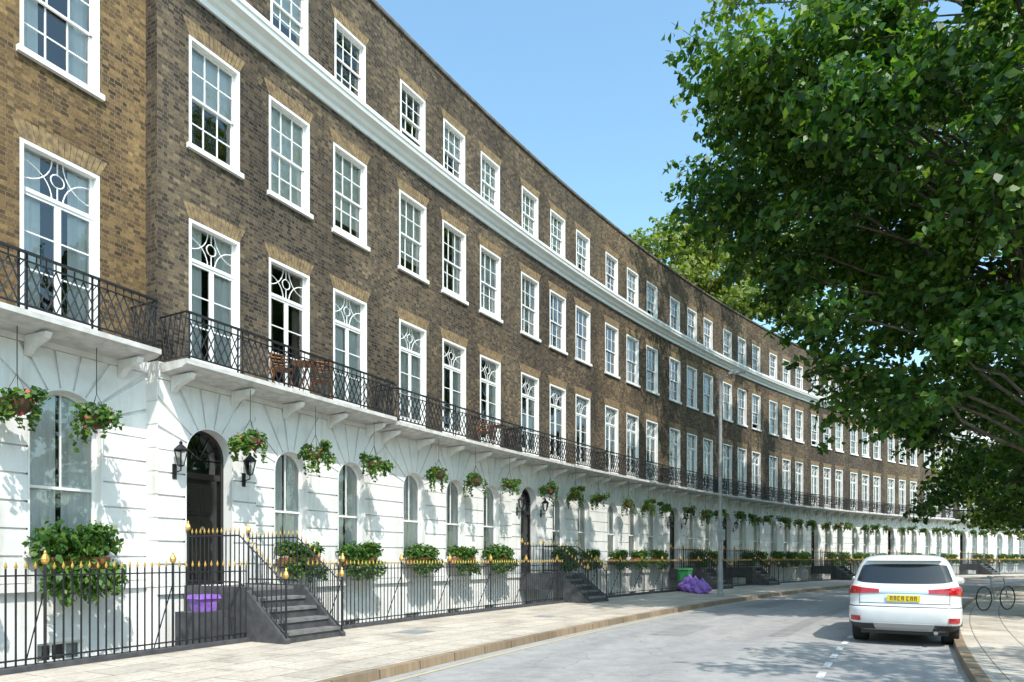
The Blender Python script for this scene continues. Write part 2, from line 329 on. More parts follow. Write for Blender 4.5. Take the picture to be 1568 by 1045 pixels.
def fan(mb,sc,zs,r,a,b,zt,d,th,n=9,gap=0.0):
    def outer(t):
        c,sn=math.cos(t),math.sin(t); k=1e9
        if c>1e-6: k=min(k,(b-sc)/c)
        if c<-1e-6: k=min(k,(a-sc)/c)
        if sn>1e-6: k=min(k,(zt-zs)/sn)
        return (sc+c*k,zs+sn*k)
    c1=math.atan2(zt-zs,b-sc); c2=math.atan2(zt-zs,a-sc)
    for i in range(n):
        t0=math.pi*i/n+gap; t1=math.pi*(i+1)/n-gap
        if gap and i==0: t0=0
        if gap and i==n-1: t1=math.pi
        pts=[outer(t0)]
        for cc,pt in ((c1,(b,zt)),(c2,(a,zt))):
            if t0+1e-4<cc<t1-1e-4: pts.append(pt)
        pts.append(outer(t1))
        inn=[(sc+r*math.cos(t),zs+r*math.sin(t)) for t in (t1,(t0+t1)/2,t0)]
        pl=pts+inn; D=d+th
        mb.q([(x,D,z) for x,z in pl])
        if th:
            for (x,z),(u,v) in zip(pl,pl[1:]+pl[:1]): mb.q([(x,D,z),(x,d,z),(u,d,v),(u,D,v)])
def arch_pts(sc,r,zb,zs,n=18):
    return [(sc-r,zb)]+[(sc-r*math.cos(math.pi*i/n),zs+r*math.sin(math.pi*i/n)) for i in range(n+1)]+[(sc+r,zb)]
def arch_band(mb,sc,r,zb,zs,t,d0,d1,n=18):
    o=arch_pts(sc,r,zb,zs,n); i_=arch_pts(sc,r-t,zb,zs,n)
    for k in range(len(o)-1):
        mb.q([(o[k][0],d1,o[k][1]),(i_[k][0],d1,i_[k][1]),(i_[k+1][0],d1,i_[k+1][1]),(o[k+1][0],d1,o[k+1][1])])
        mb.q([(i_[k][0],d1,i_[k][1]),(i_[k][0],d0,i_[k][1]),(i_[k+1][0],d0,i_[k+1][1]),(i_[k+1][0],d1,i_[k+1][1])],'dz')
def lattice(I,a,b,z0,h,d):
    I.box(a,b,d-.014,d+.014,z0+.05,z0+.075); I.box(a,b,d-.022,d+.022,z0+h-.025,z0+h+.008); I.box(a,b,d-.012,d+.012,z0+h-.135,z0+h-.115)
    L=b-a; n=max(1,round(L/1.05)); pw=L/n
    for i in range(n+1):
        x=a+pw*i
        for o in (-.05,.05):
            if a-.01<=x+o<=b+.01: I.pb((x+o,d,z0),(x+o,d,z0+h),.018)
        if a<x<b:
            for k in range(4): I.pb((x-.05,d,z0+.1+k*.16),(x+.05,d,z0+.26+k*.16),.010)
        if i<n:
            x0=x+.05; x1=x+pw-.05; zb=z0+.07; zt=z0+h-.13; m=7; st=(x1-x0)/m
            for j in range(-2,m):
                for sg in (0,1):
                    u0=x0+j*st; u1=u0+2*st
                    za,zc=(zb,zt) if sg==0 else (zt,zb)
                    if u1<=x0 or u0>=x1: continue
                    k0=max(0,(x0-u0)/(u1-u0)); k1=min(1,(x1-u0)/(u1-u0))
                    I.pb((u0+(u1-u0)*k0,d,za+(zc-za)*k0),(u0+(u1-u0)*k1,d,za+(zc-za)*k1),.0125)
            for j in range(m+1):
                I.pb((x0+j*st,d,zt),(x0+j*st,d,z0+h-.02),.009)
def balcony(B,a,b,zt,dep=.74):
    S=B['slab']; S.sweep([(0,zt-.16),(dep-.12,zt-.13),(dep-.06,zt-.1),(dep,zt-.08),(dep,zt),(0,zt)],a,b,5)
    n=5
    for i in range(n):
        x=a+.25+(b-a-.5)*i/(n-1)
        B['stucco'].sweep([(0.05,zt-.16),(dep-.15,zt-.17),(dep-.2,zt-.25),(.2,zt-.34),(.1,zt-.42),(0.05,zt-.45)],x-.05,x+.05,1)
    I=B['iron']; lattice(I,a+.04,b-.04,zt,.80,dep-.05)
    for x in (a+.04,b-.04):
        I.pb((x,.0,zt+.795),(x,dep-.05,zt+.795),.018); I.pb((x,.0,zt+.06),(x,dep-.05,zt+.06),.012)
        k=5
        for j in range(k):
            y0=(dep-.05)*j/k; y1=(dep-.05)*(j+1)/k
            I.pb((x,y0,zt+.06),(x,y1,zt+.79),.010); I.pb((x,y1,zt+.06),(x,y0,zt+.79),.010)
def lantern(sc,z):
    c=P(sc,.22,z); e=empty('wall_lantern',c); m=MB()
    m.lathe(c,[(0,-.2),(.03,-.19),(.06,-.17),(.062,-.16)],6); m.lathe(c,[(.13,.1),(.14,.12),(.06,.2),(.03,.22),(.035,.26),(0,.3)],6)
    for i in range(6):
        a=2*math.pi*i/6; m.bar((c[0]+.06*math.cos(a),c[1]+.06*math.sin(a),c[2]-.16),(c[0]+.125*math.cos(a),c[1]+.125*math.sin(a),c[2]+.11),.008)
    m.pb((sc,.02,z-.28),(sc,.22,z-.24),.012); m.pb((sc,.22,z-.24),(sc,.22,z-.18),.012); m.box(sc-.04,sc+.04,.03,.055,z-.38,z-.12)
    m.obj('frame',[M['iron']],e)
    g=MB(); g.lathe(c,[(.055,-.155),(.118,.1)],6); g.obj('panes',[M['glass']],e)
GH=3.35; AT=12.1; PT=13.3; TH=.042
def house(name,sL,sR,wins,w,door_bay,balc,zbal,brick,idx):
    B={k:MB() for k in ('brick','gauged','stucco','white','slab','iron','glass','curtain','blind','drape','dark','door','coping','roof','chim','pot')}
    e=empty(name,P((sL+sR)/2,0,-1.4))
    holes=[]
    for a in wins: holes+= [(a,a+w,GH,6.04),(a,a+w,7.36,9.3),(a+.04,a+w-.04,10.66,AT)]
    B['brick'].sheet(sL,sR,GH,PT,0,holes)
    for a in wins:
        window(B,a,w,GH,6.04,'french',False); gauged(B['gauged'],a,a+w,6.045)
        window(B,a,w,7.36,9.3,'sash'); gauged(B['gauged'],a,a+w,9.305)
        window(B,a+.04,w-.08,10.66,AT,'sash',False); gauged(B['gauged'],a+.04,a+w-.04,AT+.005,.24)
    B['white'].sweep([(0.001,10.0),(.05,10.0),(.06,10.1),(.12,10.14),(.16,10.22),(.27,10.28),(.29,10.36),(.31,10.38),(.31,10.47),(.10,10.56),(.05,10.57),(.05,10.655),(.001,10.655)],sL,sR,6)
    B['coping'].sweep([(0.0,PT),(.05,PT),(.06,PT+.07),(-.35,PT+.1),(-.35,12.6)],sL,sR,5)
    B['roof'].sheet(sL,sR,-3.4,12.8,-9)
    n=4
    for i in range(n):
        a=sL+(sR-sL)*i/n; b=sL+(sR-sL)*(i+1)/n
        B['roof'].q([(a,-.35,12.7),(b,-.35,12.7),(b,-9,12.8),(a,-9,12.8)],'sd')
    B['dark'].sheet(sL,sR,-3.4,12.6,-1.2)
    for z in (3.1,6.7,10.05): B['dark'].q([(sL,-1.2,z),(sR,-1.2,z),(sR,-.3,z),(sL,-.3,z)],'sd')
    for x in (sL,sR):
        B['brick'].q([(x,-9,GH),(x,-.36,GH),(x,-.36,PT-.05),(x,-9,PT-.05)],'dz')
    x=sL
    B['chim'].box(x-.28,x+.28,-5.6,-3.4,12.6,15.2); B['chim'].box(x-.33,x+.33,-5.65,-3.35,15.2,15.35)
    for j in range(5):
        c=P(x,-3.7-.4*j,15.35); B['pot'].lathe(c,[(.14,0),(.11,.1),(.1,.5),(.13,.53),(.12,.57),(.0,.55)],8)
    S=B['stucco']; mids=[sL]+[(wins[i]+w+wins[i+1])/2 for i in range(len(wins)-1)]+[sR]; zt=3.05
    bh=[(a+.18,a+w-.18,-2.5,-1.35) for a in wins]
    S.sheet(sL,sR,-3.6,-.5,0,bh)
    for a in wins: window(B,a+.18,w-.36,-2.5,-1.35,'sash')
    S.box(sL,sR,0,.052,-.62,-.5)
    for j,a in enumerate(wins):
        l,r_=mids[j],mids[j+1]
        if j==door_bay: c=a+w/2-.14; R=.51; zb=-.5; zs=1.86
        else: c=a+w/2; R=.45; zb=-.02; zs=1.78
        if idx<0: R=.56; zs=1.93; c+=.06
        S.sheet(l,c-R,-.5,zs,0); S.sheet(c+R,r_,-.5,zs,0)
        if zb>-.5: S.sheet(c-R,c+R,-.5,zb,.0); S.box(c-R-.06,c+R+.06,.002,.11,zb-.09,zb)
        fan(S,c,zs,R,l,r_,zt,0,0)
        nc=6; ch=(zs+.5)/nc
        for k in range(nc):
            z0=-.5+k*ch+.015; z1=-.5+(k+1)*ch-.015
            S.box(l,c-R,.0,TH,z0,z1); S.box(c+R,r_,.0,TH,z0,z1)
        fan(S,c,zs,R,l,r_,zt-.01,.0,TH,9,.026)
        arch_band(S,c,R+.0,zb,zs,.03,-.3,TH+.003)
        R2=R-.03
        if j==door_bay:
            Dm=B['door']; dd=-.26
            arch_band(Dm,c,R2,zb,zs,.06,-.32,-.2)
            x0,x1=c-R2+.06,c+R2-.06
            Dm.box(x0,x1,dd-.05,dd,zb,1.45); Dm.box(x0,x1,dd-.06,dd+.05,1.45,1.56)
            for (u,v) in ((x0+.07,c-.03),(c+.03,x1-.07)):
                for (p,q_) in ((zb+.15,zb+.65),(zb+.78,zb+1.2),(zb+1.3,1.36)):
                    Dm.box(u,v,dd,dd+.018,p,q_); Dm.box(u+.05,v-.05,dd+.018,dd+.03,p+.05,q_-.05)
            B['gauged'].box(c+.02,c+.06,dd+.018,dd+.05,.52,.58)
            g=[(x,-.28,z) for x,z in arch_pts(c,R2-.05,1.56,zs)]; B['glass'].q(g[::-1])
            for k in range(1,6):
                t=math.pi*k/6; Dm.pb((c,-.26,zs-.05),(c+(R2-.05)*math.cos(t),-.26,zs+(R2-.05)*math.sin(t)),.009)
            arcbar(Dm,c,zs-.05,.17,0,math.pi,-.26,.009,8); Dm.pb((c-R2,-.26,zs-.05),(c+R2,-.26,zs-.05),.012)
            S.box(c-R,c+R,-.35,.03,zb-.1,zb)
        else:
            W=B['white']; arch_band(W,c,R2,zb,zs,.05,-.2,-.12); zm=zb+.98
            W.box(c-R2,c+R2,-.19,-.115,zm-.022,zm+.022); W.box(c-R2,c+R2,-.2,-.11,zb,zb+.07)
            W.box(c-.01,c+.01,-.165,-.13,zm,zs+R2-.03)
            g=[(x,-.15,z) for x,z in arch_pts(c,R2-.04,zb,zs)]; B['glass'].q(g[::-1])
            gp=random.uniform(.005,.05)
            curtain(B['curtain'],c-R2,c-gp,zb,zs+R2,-.20,12,.03); curtain(B['curtain'],c+gp,c+R2,zb,zs+R2,-.20,12,.03)
    S.sweep([(0,zt),(.052,zt),(.052,zt+.2),(.075,zt+.22),(.075,GH-.02),(0,GH)],sL,sR,5)
    if balc: balcony(B,balc[0],balc[1],zbal)
    if idx==0:
        B['brick'].q([(sL,-.3,GH),(sL,0,GH),(sL,0,PT),(sL,-.3,PT)],'dz'); S.q([(sL,-.3,-3.6),(sL,0,-3.6),(sL,0,GH),(sL,-.3,GH)],'dz')
        for k in range(9):
            S.box(sL-.012,sL,-.3,.03,-.5+k*.397+.012,-.5+(k+1)*.397-.012)
    mm=dict(M); mm['brick']=M[brick]
    nm={'brick':'brick_wall','gauged':'gauged_arches','stucco':'stucco_ground_floor','white':'window_frames_and_cornice','slab':'balcony_slab','iron':'balcony_railing','glass':'window_panes','curtain':'net_curtains','blind':'blinds','drape':'drapes','dark':'interior_wall','door':'front_door','coping':'parapet_coping','roof':'roof','chim':'chimney_stack','pot':'chimney_pots'}
    for k,b in B.items():
        if b.f: b.obj(nm[k],[mm[k]],e)
W1=1.09; NH=19
doors={0:0,2:0,4:0,5:0,7:0,9:0,11:0,13:0,15:0,17:0}
steps=[]; doorc=[]; boxes=[]; baskets=[]
for i in range(NH):
    sL=2.15+5.84*i; wins=[2.76+5.84*i+1.79*j for j in range(3)]
    house('terraced_house',sL,sL+5.84,wins,W1,doors.get(i,None),(sL+(.02 if i==0 else -.3),sL+5.5),3.3 if i==0 else 3.22,'brick',i)
    for j,a in enumerate(wins):
        if doors.get(i)==j: steps.append(a+W1/2+.02); doorc.append(a+W1/2-.14)
        else: boxes.append((a+W1/2,0,i))
    for o in (1.4,3.1,4.8): baskets.append((sL+o+random.uniform(-.06,.06),.62,2.2,i,3.1))
for c in doorc[:4]:
    lantern(c-.72,1.75); lantern(c+.74,1.75)
D0=-.3; Z0=.12
house('terraced_house',-4.2,2.15,[-3.55,-1.7,.19],1.17,None,(-4.2,1.93),3.3,'brick2',-1)
boxes+= [(.19+.64,-.3,-1),(-1.7+.64,-.3,-1)]
D0=0; Z0=0
baskets+=[(.95,.30,2.12,-1,3.2),(-.15,.3,2.2,-1,3.2)]
# ---------------------------------------------------------------- balcony furniture
def chair(s,d,z,face):
    c=P(s,d,z); e=empty('balcony_chair',c); m=MB(); ca,sa=math.cos(face),math.sin(face)
    def w(x,y,h): return (c[0]+x*ca-y*sa,c[1]+x*sa+y*ca,c[2]+h)
    for x in (-.19,.19):
        m.bar(w(x,-.18,0),w(x,.16,.45),.014); m.bar(w(x,.18,0),w(x,-.16,.45),.014); m.bar(w(x,.16,.45),w(x,.24,.85),.014)
    for k in range(6): m.bar(w(-.19,-.16+k*.065,.455),w(.19,-.16+k*.065,.455),.018)
    for k in range(4): m.bar(w(-.19,.19+k*.013,.6+k*.075),w(.19,.19+k*.013,.6+k*.075),.018)
    m.obj('slatted_frame',[M['wood']],e)
def table(s,d,z):
    c=P(s,d,z); e=empty('balcony_table',c); m=MB(); m.lathe(c,[(0,.70),(.27,.70),(.28,.715),(.27,.73),(0,.735)],18)
    for a in (0,2.09,4.19): m.bar((c[0]+.2*math.cos(a),c[1]+.2*math.sin(a),c[2]),(c[0]-.12*math.cos(a),c[1]-.12*math.sin(a),c[2]+.7),.012)
    m.obj('round_top_and_legs',[M['wood']],e)
chair(4.55,.38,3.31,.6); table(5.1,.42,3.31); chair(5.6,.38,3.31,3.6); chair(11.9,.38,3.23,.5); table(12.4,.4,3.23)
# ---------------------------------------------------------------- steps + step railings
def spear(I,G,p,ztop,r=.0125):
    x,y,z=p
    I.bar((x,y,z),(x,y,ztop-.1),r); G.bar((x,y,ztop-.1),(x,y,ztop-.07),r*.9,.02); G.bar((x,y,ztop-.07),(x,y,ztop),.02,.001)
def urn(I,G,p,ztop):
    x,y,z=p; I.bar((x,y,z),(x,y,ztop-.12),.02,None,6)
    G.lathe((x,y,ztop-.14),[(.02,0),(.045,.03),(.05,.07),(.03,.12),(.015,.14),(.02,.16),(0,.19)],8)
for n,c in enumerate(steps):
    e=empty('entrance_steps',P(c,1.5,-1.2)); S=MB(); T=MB(); I=MB(); G=MB(); hw=.60
    zl=ZZ(1.06); zg=ZZ(.12)
    T.box(c-hw,c+hw,.05,1.35,zl-.06,zl-.004); S.box(c-hw,c+hw,.05,1.35,zl-.45,zl-.06)
    S.box(c-hw-.1,c-hw,.05,1.62,zl-.5,zl+.02); S.box(c+hw,c+hw+.1,.05,1.62,zl-.5,zl+.02)
    S.box(c-hw-.1,c+hw+.1,1.3,1.60,ZZ(-2.2),zl-.5)
    for k in range(4):
        z1=zl-(k+1)*(zl-zg)/5
        d0=1.35+k*.28; T.box(c-hw,c+hw,d0,d0+.30,z1-.05,z1); S.box(c-hw,c+hw,d0,d0+.275,zg-.1,z1-.05)
    for xx in (c-hw-.1,c+hw): S.sweep([(1.62,zg-.1),(1.62,zl-.03),(2.52,zg+.06),(2.52,zg-.1)],xx,xx+.1,1)
    for x in (c-hw-.05,c+hw+.05):
        ds=np.arange(.1,2.55,.108)
        def base(d): return zl+.02 if d<1.4 else zl+.02-(zl-zg)*(d-1.4)/1.15
        for k,d in enumerate(ds):
            b=base(d); t=b+1.0
            p=P(x,d,b-.03); zt_=P(x,d,t)[2]
            if k==0 or k==len(ds)-1: urn(I,G,p,zt_+.1)
            else: spear(I,G,p,zt_)
        for off in (.86,.08):
            I.pb((x,.1,zl+.02+off),(x,1.4,zl+.02+off),.014); I.pb((x,1.4,zl+.02+off),(x,2.5,base(2.5)+off),.014)
    S.obj('step_risers',[M['stepstone']],e); T.obj('step_treads',[M['steptread']],e); I.obj('handrail',[M['iron']],e); G.obj('finials',[M['gold']],e)
# ---------------------------------------------------------------- street railings
dR=1.62; segs=[]; cur=-5.0; END=108
for c in steps: segs.append((cur,c-.70)); cur=c+.70
segs.append((cur,END))
for a,b in segs:
    e=empty('iron_railing',P(a,dR,-1.3)); I=MB(); G=MB(); St=MB()
    n=max(2,int((b-a)/.112))
    for k in range(n+1):
        s=a+(b-a)*k/n; p=P(s,dR,ZZ(.1))
        if k%16==8: urn(I,G,p,1.66)
        else: spear(I,G,p,1.56+random.uniform(-.006,.006))
        if k%16==8: I.pb((s,dR,ZZ(1.2)),(s,dR-.45,ZZ(.1)),.01)
    m=max(1,int((b-a)/.8))
    for k in range(m):
        u=a+(b-a)*k/m; v=a+(b-a)*(k+1)/m
        for Z in (1.36,.26): I.box(u,v,dR-.02,dR+.02,ZZ(Z),ZZ(Z+.02))
        St.box(u,v-.004,dR-.1,dR+.1,ZZ(.05),ZZ(.19))
    I.obj('bars',[M['iron']],e); G.obj('gilded_tips',[M['gold']],e); St.obj('stone_plinth',[M['stepstone']],e)
# ---------------------------------------------------------------- ground surfaces
def ang(s): return math.radians(63)-s/120.0
def ring(mb,r0,r1,z,s0,s1,n,m=0,z2=None):
    z2=z if z2 is None else z2
    for i in range(n):
        a=s0+(s1-s0)*i/n; b=s0+(s1-s0)*(i+1)/n
        pts=[];uv=[]
        for s,r,zz in ((a,r1,z2),(a,r0,z),(b,r0,z),(b,r1,z2)):
            t=ang(s); pts.append((CX-r*math.sin(t),CY+r*math.cos(t),zz)); uv.append((s*K,r))
        mb.w(pts,uv,m)
g=MB(); full=2*math.pi*120
ring(g,.01,127.6,-.02,0,full,180); ring(g,139.5,1800,-.02,0,full,120)
g.obj('ground',[M['grass']])
g=MB(); ring(g,116.9,123.78,0,-60,150,220)
for (r0,r1,a,b) in ((119.75,120.1,9,44),(122.0,122.8,17,24),(120.5,121.6,27,29),(119.0,119.6,14,15.2),(121.6,122.3,8,10.5)): ring(g,r0,r1,.004,a,b,24,1)
g.obj('road',[M['road'],M['roadpatch']])
g=MB(); ring(g,123.9,127.78,.12,-60,150,220); g.obj('pavement',[M['york']])
g=MB(); ring(g,113.2,116.76,.12,-60,150,220); g.obj('pavement',[M['york']])
for r0,r1 in ((123.74,123.91),(116.75,116.92)):
    g=MB(); ring(g,r0+.01,r1-.01,.126,-60,150,220); ring(g,r0,r0+.01,-.05,-60,150,220,0,.126) ; ring(g,r1-.01,r1,.126,-60,150,220,0,-.05); g.obj('kerb',[M['kerb']])
mk=MB(); s=-20
while s<90: ring(mk,118.6,118.7,.005,s,s+.55,2); s+=1.05
mk.obj('parking_bay_marking',[M['paintw']])
mk=MB(); ring(mk,123.45,123.53,.005,-40,120,160); mk.obj('yellow_line_marking',[M['painty']])
g=MB(); ring(g,127.6,130.4,-2.2,-8,112,120); g.obj('basement_area_floor',[M['slab']])
g=MB(); ring(g,127.76,127.78,-2.2,-8,112,120,0,.13); g.obj('basement_area_wall',[M['stucco']])
for (s,r,w_) in ((5.2,126.2,.3),(9.5,125.6,.22),(15,126.4,.3)):
    g=MB(); ring(g,r-w_,r+w_,.124,s-w_,s+w_,2); g.obj('pavement_inspection_cover',[M['grey']])
# ---------------------------------------------------------------- hanging baskets + window boxes
def basket_meshes():
    out=[]
    for v in range(5):
        P_=[];O=[]
        for k in range(5):
            c0=rng.normal(size=3)*np.array([.13,.13,.07]); p,d=cloud((c0[0],c0[1],c0[2]+.03),rng.uniform(.14,.24),80,.8); P_.append(p);O.append(d)
        for k in range(int(rng.integers(7,13))):
            a=rng.random()*6.28; r=.2+.08*rng.random(); L=.12+.38*rng.random()
            n=int(10+L*25); q=np.stack([np.cos(a)*(r+.05*rng.random(n)),np.sin(a)*(r+.05*rng.random(n)),-.02-L*np.linspace(0,1,n)],1)+rng.normal(size=(n,3))*.022
            P_.append(q);O.append(np.tile([math.cos(a),math.sin(a),0],(n,1)))
        out.append(leafmesh('foliage',np.concatenate(P_),np.concatenate(O),.085,M['plant'],.75))
    return out
bm_=basket_meshes()
def flowermesh(n,sx,sy,sz):
    p=rng.normal(size=(n,3)); p/=np.linalg.norm(p,axis=1)[:,None]; o=p.copy(); p*=np.array([sx,sy,sz]); return leafmesh('flowers',p,o,.055,M['flower'],1.0)
fl=flowermesh(16,.27,.27,.2)
bowl=MB(); bowl.lathe((0,0,0),[(.0,-.17),(.1,-.15),(.17,-.08),(.2,.02),(.0,.02)],12)
bo=bowl.obj('tmp',[M['coir']]); bowlme=bo.data; bpy.data.objects.remove(bo)
for (s,d,z,i,ztop) in baskets:
    c=P(s,d,z+random.uniform(-.07,.05)); e=empty('hanging_basket',c); rot=random.random()*6.28; sc=random.uniform(.95,1.18)
    for nm,me in (('foliage',bm_[random.randrange(5)]),('flowers',fl),('bowl',bowlme)):
        if nm=='flowers' and random.random()<.3: continue
        o=bpy.data.objects.new(nm,me); scene.collection.objects.link(o); o.parent=e; o.rotation_euler=(0,0,rot); o.scale=(sc,sc,sc*random.uniform(.85,1.15))
    ch=MB(); top=P(s,d,ztop); kn=(c[0],c[1],c[2]+.42); ch.bar(kn,top,.007)
    for k in range(3):
        a=rot+k*2.09; ch.bar((c[0]+.19*math.cos(a),c[1]+.19*math.sin(a),c[2]),kn,.005)
    ch.obj('chain',[M['iron']],e)
wb=[]
for v in range(4):
    P_=[];O=[]
    for k in range(7):
        p,d=cloud((-.48+.16*k,rng.uniform(-.02,.1),.10+.16*rng.random()),rng.uniform(.19,.28),170,1.0); P_.append(p);O.append(d)
    for k in range(9):
        x0=-.5+.125*k; L=.15+.4*rng.random(); p,d=cloud((x0,.19,-.04-L*.4),.15,85,1.0); p[:,2]=(p[:,2]+.12)*(1+L)-.12; P_.append(p);O.append(d*.5+np.array([0,.6,0]))
    wb.append(leafmesh('foliage',np.concatenate(P_),np.concatenate(O),.088,M['plant'],.7))
fl2=flowermesh(18,.5,.25,.22)
tb=MB()
tb.w([(-.5,.12,-.12),(.5,.12,-.12),(.5,.15,.06),(-.5,.15,.06)]); tb.w([(-.5,-.12,-.12),(.5,-.12,-.12),(.5,-.15,.06),(-.5,-.15,.06)])
tb.w([(-.5,-.12,-.12),(-.5,.12,-.12),(-.5,.15,.06),(-.5,-.15,.06)]); tb.w([(.5,-.12,-.12),(.5,.12,-.12),(.5,.15,.06),(.5,-.15,.06)]); tb.w([(-.5,-.12,-.12),(.5,-.12,-.12),(.5,.12,-.12),(-.5,.12,-.12)])
t_=tb.obj('tmp',[M['pot']]); tbme=t_.data; bpy.data.objects.remove(t_)
for (s,d,i) in boxes:
    if i>14: continue
    c=P(s,d+.3,-.04); e=empty('window_box',c); th=ang(s)
    for nm,me in (('foliage',wb[random.randrange(4)]),('flowers',fl2),('trough',tbme)):
        if nm=='flowers' and random.random()<.4: continue
        o=bpy.data.objects.new(nm,me); scene.collection.objects.link(o); o.parent=e; o.rotation_euler=(0,0,th+math.pi); k=random.uniform(.9,1.12)*(1.12 if i<0 else 1)
        o.scale=(k*random.choice([1,-1]),k*1.1,k*(1.35 if i<0 else 1)) if nm!='trough' else (.95,1,1)
    br=MB()
    for o_ in (-.3,.3): br.pb((s+o_,d+.03,-.2),(s+o_,d+.4,-.17),.012)
    br.obj('bracket',[M['iron']],e)
# ---------------------------------------------------------------- trees
def limb(mb,a,b,r0,r1,n=5,wob=.25):
    a=np.array(a,float); b=np.array(b,float); pr=a; L=np.linalg.norm(b-a)
    for i in range(1,n+1):
        f=i/n; p=a+(b-a)*f+(rng.normal(size=3)*wob*L*.08 if i<n else 0); p=p+np.array([0,0,math.sin(f*math.pi)*L*.06])
        mb.bar(tuple(pr),tuple(p),r0+(r1-r0)*(i-1)/n,r0+(r1-r0)*f,7); pr=p
def tree(name,base,top,tr,clumps,leaf,nper,mat,crad,flat=.7,spray=4):
    e=empty(name,base); T=MB(); b=np.array(base,float); ax=lambda z: b+np.array([0,0,z-b[2]])
    pr=tuple(b); rr=tr*1.35; zs=np.linspace(b[2],top*.85,8)
    for k in range(1,8):
        p=ax(zs[k])+rng.normal(size=3)*np.array([.12,.12,0]); r2=tr*(1-.8*k/7); T.bar(pr,tuple(p),rr,r2,10); pr=tuple(p); rr=r2
    pts=[];outs=[]; cen=np.mean(clumps,axis=0)
    for c in clumps:
        hz=max(b[2]+2.2,min(top*.8,c[2]-.35*np.linalg.norm(c[:2]-b[:2])-.3)); st=ax(hz)
        limb(T,st,c,tr*.16,.02,5)
        r=crad*rng.uniform(.55,1.35); p,d=cloud(c,r,int(nper*(r/crad)**2*rng.uniform(.8,1.2)),flat); pts.append(p)
        o=d*.7+(p-cen)/np.linalg.norm(p-cen,axis=1)[:,None]*.6; outs.append(o)
        for k in range(3):
            dd=rng.normal(size=3); dd/=np.linalg.norm(dd); limb(T,c,c+dd*r*.8,.02,.006,2)
        ow=(np.array(c)-cen); ow/=np.linalg.norm(ow)+1e-6
        for k in range(spray):
            dd=rng.normal(size=3)*.7+ow*.8; dd/=np.linalg.norm(dd); dd[2]*=.6; L=r*rng.uniform(1.15,1.6); e0=np.array(c)+dd*L
            n=int(nper*.06); f=rng.uniform(.5,1.05,n)[:,None]; p=np.array(c)+dd*L*f+rng.normal(size=(n,3))*r*.11*(1.2-f*.6); p[:,2]-=(f[:,0]**2)*r*.15; pts.append(p); outs.append(np.tile(dd,(n,1)))
            T.bar(tuple(c),tuple(e0),.012,.004)
    T.obj('trunk_and_limbs',[M['bark']],e)
    me=leafmesh('crown',np.concatenate(pts),np.concatenate(outs),leaf,M[mat])
    o=bpy.data.objects.new('crown',me); scene.collection.objects.link(o); attach(o,e)
def env(n,cx,cy,rx,ry,zmin,zmax,mind=1.0):
    out=[];tries=0
    while len(out)<n and tries<60000:
        tries+=1
        x,y=rng.uniform(-1,1,2); r=math.hypot(x,y)
        if r>1: continue
        lo=np.interp(r*rx,*zmin); hi=np.interp(r*rx,*zmax)
        if hi<=lo: continue
        z=rng.uniform(lo,hi); p=np.array([cx+x*rx,cy+y*ry,z])
        if any(np.sum((p-q)**2)<mind**2 for q in out): continue
        out.append(p)
    return out
c1=env(165,13.3,16.8,8.5,5.0,([0,2.0,3.9,5.2,6.6,8.5],[3.0,3.4,4.3,5.6,8.4,11.6]),([0,5,7.4,8.5],[14.5,14.2,13.8,13]),1.05)
tree('horse_chestnut_tree',(13.4,17.0,.1),14.5,.32,c1,.22,430,'leaf',1.05)
c2=env(165,21,26,12.4,8.2,([0,3,6,10,12.4],[4.5,5,8,14,18]),([0,6,10,12.4],[28,28,28,26]),1.6)
tree('plane_tree',(21.2,24.4,.0),25,.42,c2,.28,330,'leafy',1.5,spray=3)
c3=env(75,27.5,33,8.6,7,([0,3,6,8.6],[2.9,3.0,3.8,5.4]),([0,5,8.6],[15,13,9]),1.3)
tree('garden_tree',(27.5,32.6,.0),14,.3,c3,.28,300,'leaf',1.3,spray=3)
c4=env(62,37.5,42,9.5,7,([0,3,6,9.5],[3.0,3.0,3.6,5]),([0,5,9.5],[13,11,8]),1.4)
tree('garden_tree',(37.5,41.2,.0),13,.3,c4,.32,260,'leafy',1.4,spray=2)
c5=env(105,17.6,62,9.8,7,([0,9.8],[20,22]),([0,5,9.8],[32.5,31.5,27.5]),1.5)
tree('plane_tree',(17.8,62,.0),29,.5,c5,.45,300,'leafy',1.7,spray=3)
c6=env(36,8.7,4.2,3.0,3.0,([0,3.0],[4.8,5.5]),([0,3.0],[9.0,8.0]),.8)
tree('garden_tree',(10.9,2.6,.0),9,.16,c6,.2,150,'leaf',.75,spray=2)
pts=[];outs=[];T=MB()
for s in list(range(-60,-9,9))+[-3,6,15,24,33]:
    r=100+rng.uniform(-3,2) if s>-12 else 104; t=ang(s); c=(CX-r*math.sin(t),CY+r*math.cos(t)); h=rng.uniform(9,13)
    limb(T,(c[0],c[1],-.05),(c[0],c[1],h*.8),.3,.1)
    for k in range(14):
        d=rng.normal(size=3); d/=np.linalg.norm(d); p,o=cloud((c[0]+d[0]*3,c[1]+d[1]*3,h*.62+d[2]*h*.28),1.7,110,.8); pts.append(p);outs.append(o)
e=empty('garden_trees',(CX-100,CY,0)); T.obj('trunks',[M['bark']],e)
me=leafmesh('crowns',np.concatenate(pts),np.concatenate(outs),.6,M['leaf']); o=bpy.data.objects.new('crowns',me); scene.collection.objects.link(o); attach(o,e)
pts=[];outs=[]
for s in np.arange(-20,95,.6):
    r=112.6; t=ang(s); p,o=cloud((CX-r*math.sin(t),CY+r*math.cos(t),.8),.75,80,1.1); pts.append(p);outs.append(o)
me=leafmesh('hedge',np.concatenate(pts),np.concatenate(outs),.16,M['leaf']); o=bpy.data.objects.new('hedge',me); scene.collection.objects.link(o)
I=MB()
